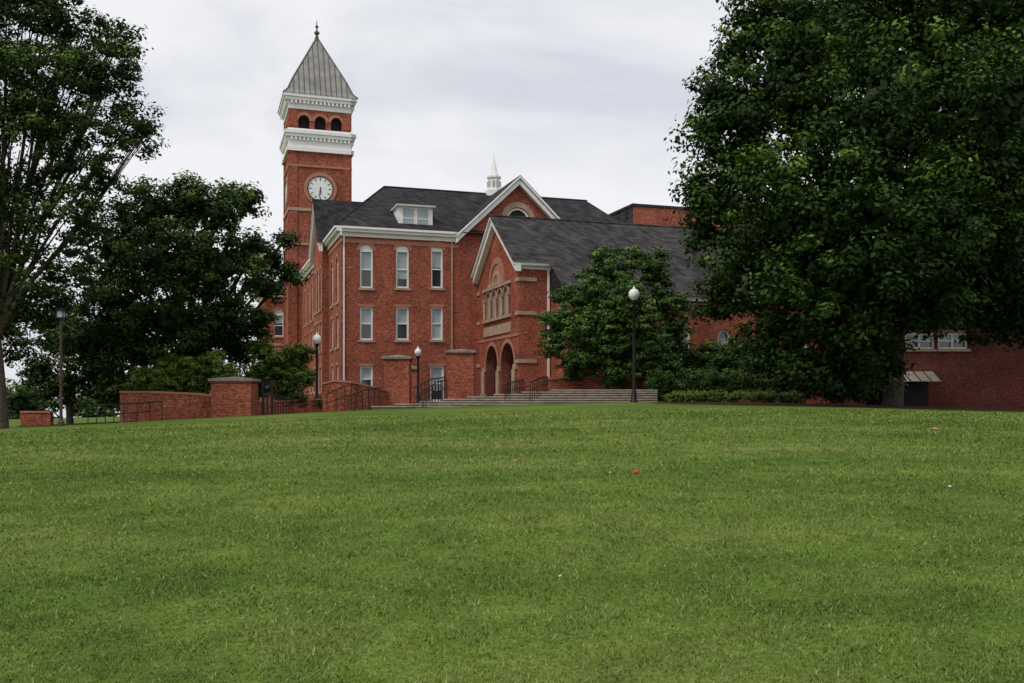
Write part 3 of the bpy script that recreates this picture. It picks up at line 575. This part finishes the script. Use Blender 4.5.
for sx in (-.15,.15):
    for sy in (-.15,.15): A.box(t.x+sx-.015,t.x+sx+.015,45+sy-.015,45+sy+.015,t.z-.4,t.z-.1,IRON)
A.add([(t.x-.22,44.78,t.z-.1),(t.x+.22,44.78,t.z-.1),(t.x+.22,45.22,t.z-.1),(t.x-.22,45.22,t.z-.1),(t.x,45,t.z+.08)],[(0,1,4),(1,2,4),(2,3,4),(3,0,4),(0,3,2,1)],IRON)
A.build('lantern_post')
# ---------------------------------------------------------------- right brick building
R_=empty('low_brick_building',(0,0,0)); A=Acc(); T=Acc(); D=60; x0=P(872,0,D).x; fr=Fr((x0,D,0),(1,0,0),(0,-1,0))
zt=P(0,322,D).z; hs=[]
for xa,xb in ((905,935),(938,968)):
    a0,a1=P(xa,0,D).x-x0,P(xb,0,D).x-x0; hs.append(window(A,T,fr,(a0+a1)/2,a1-a0,P(0,349,D).z,P(0,333,D).z,False,.5,brick=BRICK3))
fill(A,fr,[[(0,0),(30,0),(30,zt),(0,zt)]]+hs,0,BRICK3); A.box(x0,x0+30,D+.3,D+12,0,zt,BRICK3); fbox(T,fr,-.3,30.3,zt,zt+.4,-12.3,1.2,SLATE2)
aw=[P(888,373,D-1).x,P(940,373,D-1).x]; zz=P(0,373,D).z
T.add([(aw[0],D-.01,zz+.1),(aw[1],D-.01,zz+.1),(aw[1],D-1.3,zz-.55),(aw[0],D-1.3,zz-.55)],[(0,1,2,3)],TREAD); T.box(aw[0]+.3,aw[1]-.3,D-.06,D-.01,.8,zz-.2,DARK)
for k in range(6):
    xx=aw[0]+(aw[1]-aw[0])*k/5; T.tube([(xx,D-.01,zz+.13),(xx,D-1.3,zz-.52)],.03,IRON,5)
A.build('walls',R_); T.build('windows_and_awning',R_)
# ---------------------------------------------------------------- litter
def onlawn(x,y):
    lo,hi=4,49
    for _ in range(50):
        m=(lo+hi)/2; z=tz1((x-512)/F*m,m)
        if EYE-(y-399)/F*m>z: lo=m
        else: hi=m
    return Vector(((x-512)/F*m,m,z))
REDP=simple('red_plastic',(.6,.05,.03),.4); PAPER=simple('paper',(.6,.6,.58),.8); CARD=simple('cardboard',(.4,.2,.1))
p=onlawn(636,474); A=Acc(); A.lathe((p.x,p.y,p.z+.03),[(.0,-.036)]+[(.036*math.sin(t),-.036*math.cos(t)) for t in np.linspace(.2,3.0,9)]+[(0,.036)],REDP,14); A.build('red_ball',smooth=True)
for (x,y,s_,m) in ((560,579,.008,PAPER),(950,488,.025,PAPER),(515,462,.035,CARD),(610,474,.018,PAPER),(935,430,.08,CARD)):
    p=onlawn(x,y); A=Acc(); v=[(p.x-s_,p.y-s_,p.z+.02),(p.x+s_,p.y-s_*.6,p.z+.025),(p.x+s_*.8,p.y+s_,p.z+.035),(p.x-s_,p.y+s_*.7,p.z+.025),(p.x,p.y,p.z+.025+s_*.6)]
    A.add(v,[(0,1,4),(1,2,4),(2,3,4),(3,0,4)],m); A.build('litter_scrap')
# ---------------------------------------------------------------- world, light, camera
w=bpy.data.worlds.new('World'); sc.world=w; w.use_nodes=True; nt=w.node_tree; bg=nt.nodes['Background']; N=nt.nodes.new; L=nt.links.new
EL,AZ=math.radians(52),math.radians(-140)
sky=N('ShaderNodeTexSky'); sky.sky_type='NISHITA'; sky.sun_disc=False; sky.sun_elevation=EL; sky.sun_rotation=AZ
tc=N('ShaderNodeTexCoord'); mp=N('ShaderNodeMapping'); mp.inputs['Scale'].default_value=(1,1,2.8); mp.inputs['Location'].default_value=(3.1,.4,.2); L(tc.outputs['Generated'],mp.inputs[0])
n=N('ShaderNodeTexNoise'); n.inputs['Scale'].default_value=2.6; n.inputs['Detail'].default_value=6; n.inputs['Roughness'].default_value=.52; n.inputs['Distortion'].default_value=.35; L(mp.outputs[0],n.inputs['Vector'])
r=N('ShaderNodeValToRGB'); r.color_ramp.elements[0].position=.38; r.color_ramp.elements[1].position=.58
r.color_ramp.elements[0].color=(.69,.72,.79,1); r.color_ramp.elements[1].color=(.93,.93,.95,1); L(n.outputs['Fac'],r.inputs['Fac'])
v=N('ShaderNodeVectorMath'); v.operation='SCALE'; v.inputs['Scale'].default_value=10; L(r.outputs[0],v.inputs[0])
mx=N('ShaderNodeMix'); mx.data_type='RGBA'; mx.inputs[0].default_value=.94; L(sky.outputs[0],mx.inputs[6]); L(v.outputs[0],mx.inputs[7]); L(mx.outputs[2],bg.inputs['Color']); bg.inputs['Strength'].default_value=.1
sd=bpy.data.lights.new('sun','SUN'); sd.energy=1.5; sd.angle=math.radians(12); sd.color=(1,.95,.86); so=bpy.data.objects.new('sun',sd); sc.collection.objects.link(so)
dirv=Vector((math.sin(AZ)*math.cos(EL),math.cos(AZ)*math.cos(EL),math.sin(EL))); so.rotation_euler=dirv.to_track_quat('Z','Y').to_euler()
cam=bpy.data.cameras.new('camera'); co=bpy.data.objects.new('camera',cam); sc.collection.objects.link(co); co.location=(0,0,EYE); co.rotation_euler=(math.pi/2,0,0)
cam.sensor_width=36; cam.lens=36*F/1024; cam.shift_y=(399-341.5)/1024; cam.clip_end=3000; cam.clip_start=.1; sc.camera=co
sc.view_settings.view_transform='Standard'; sc.view_settings.look='None'; sc.view_settings.exposure=0
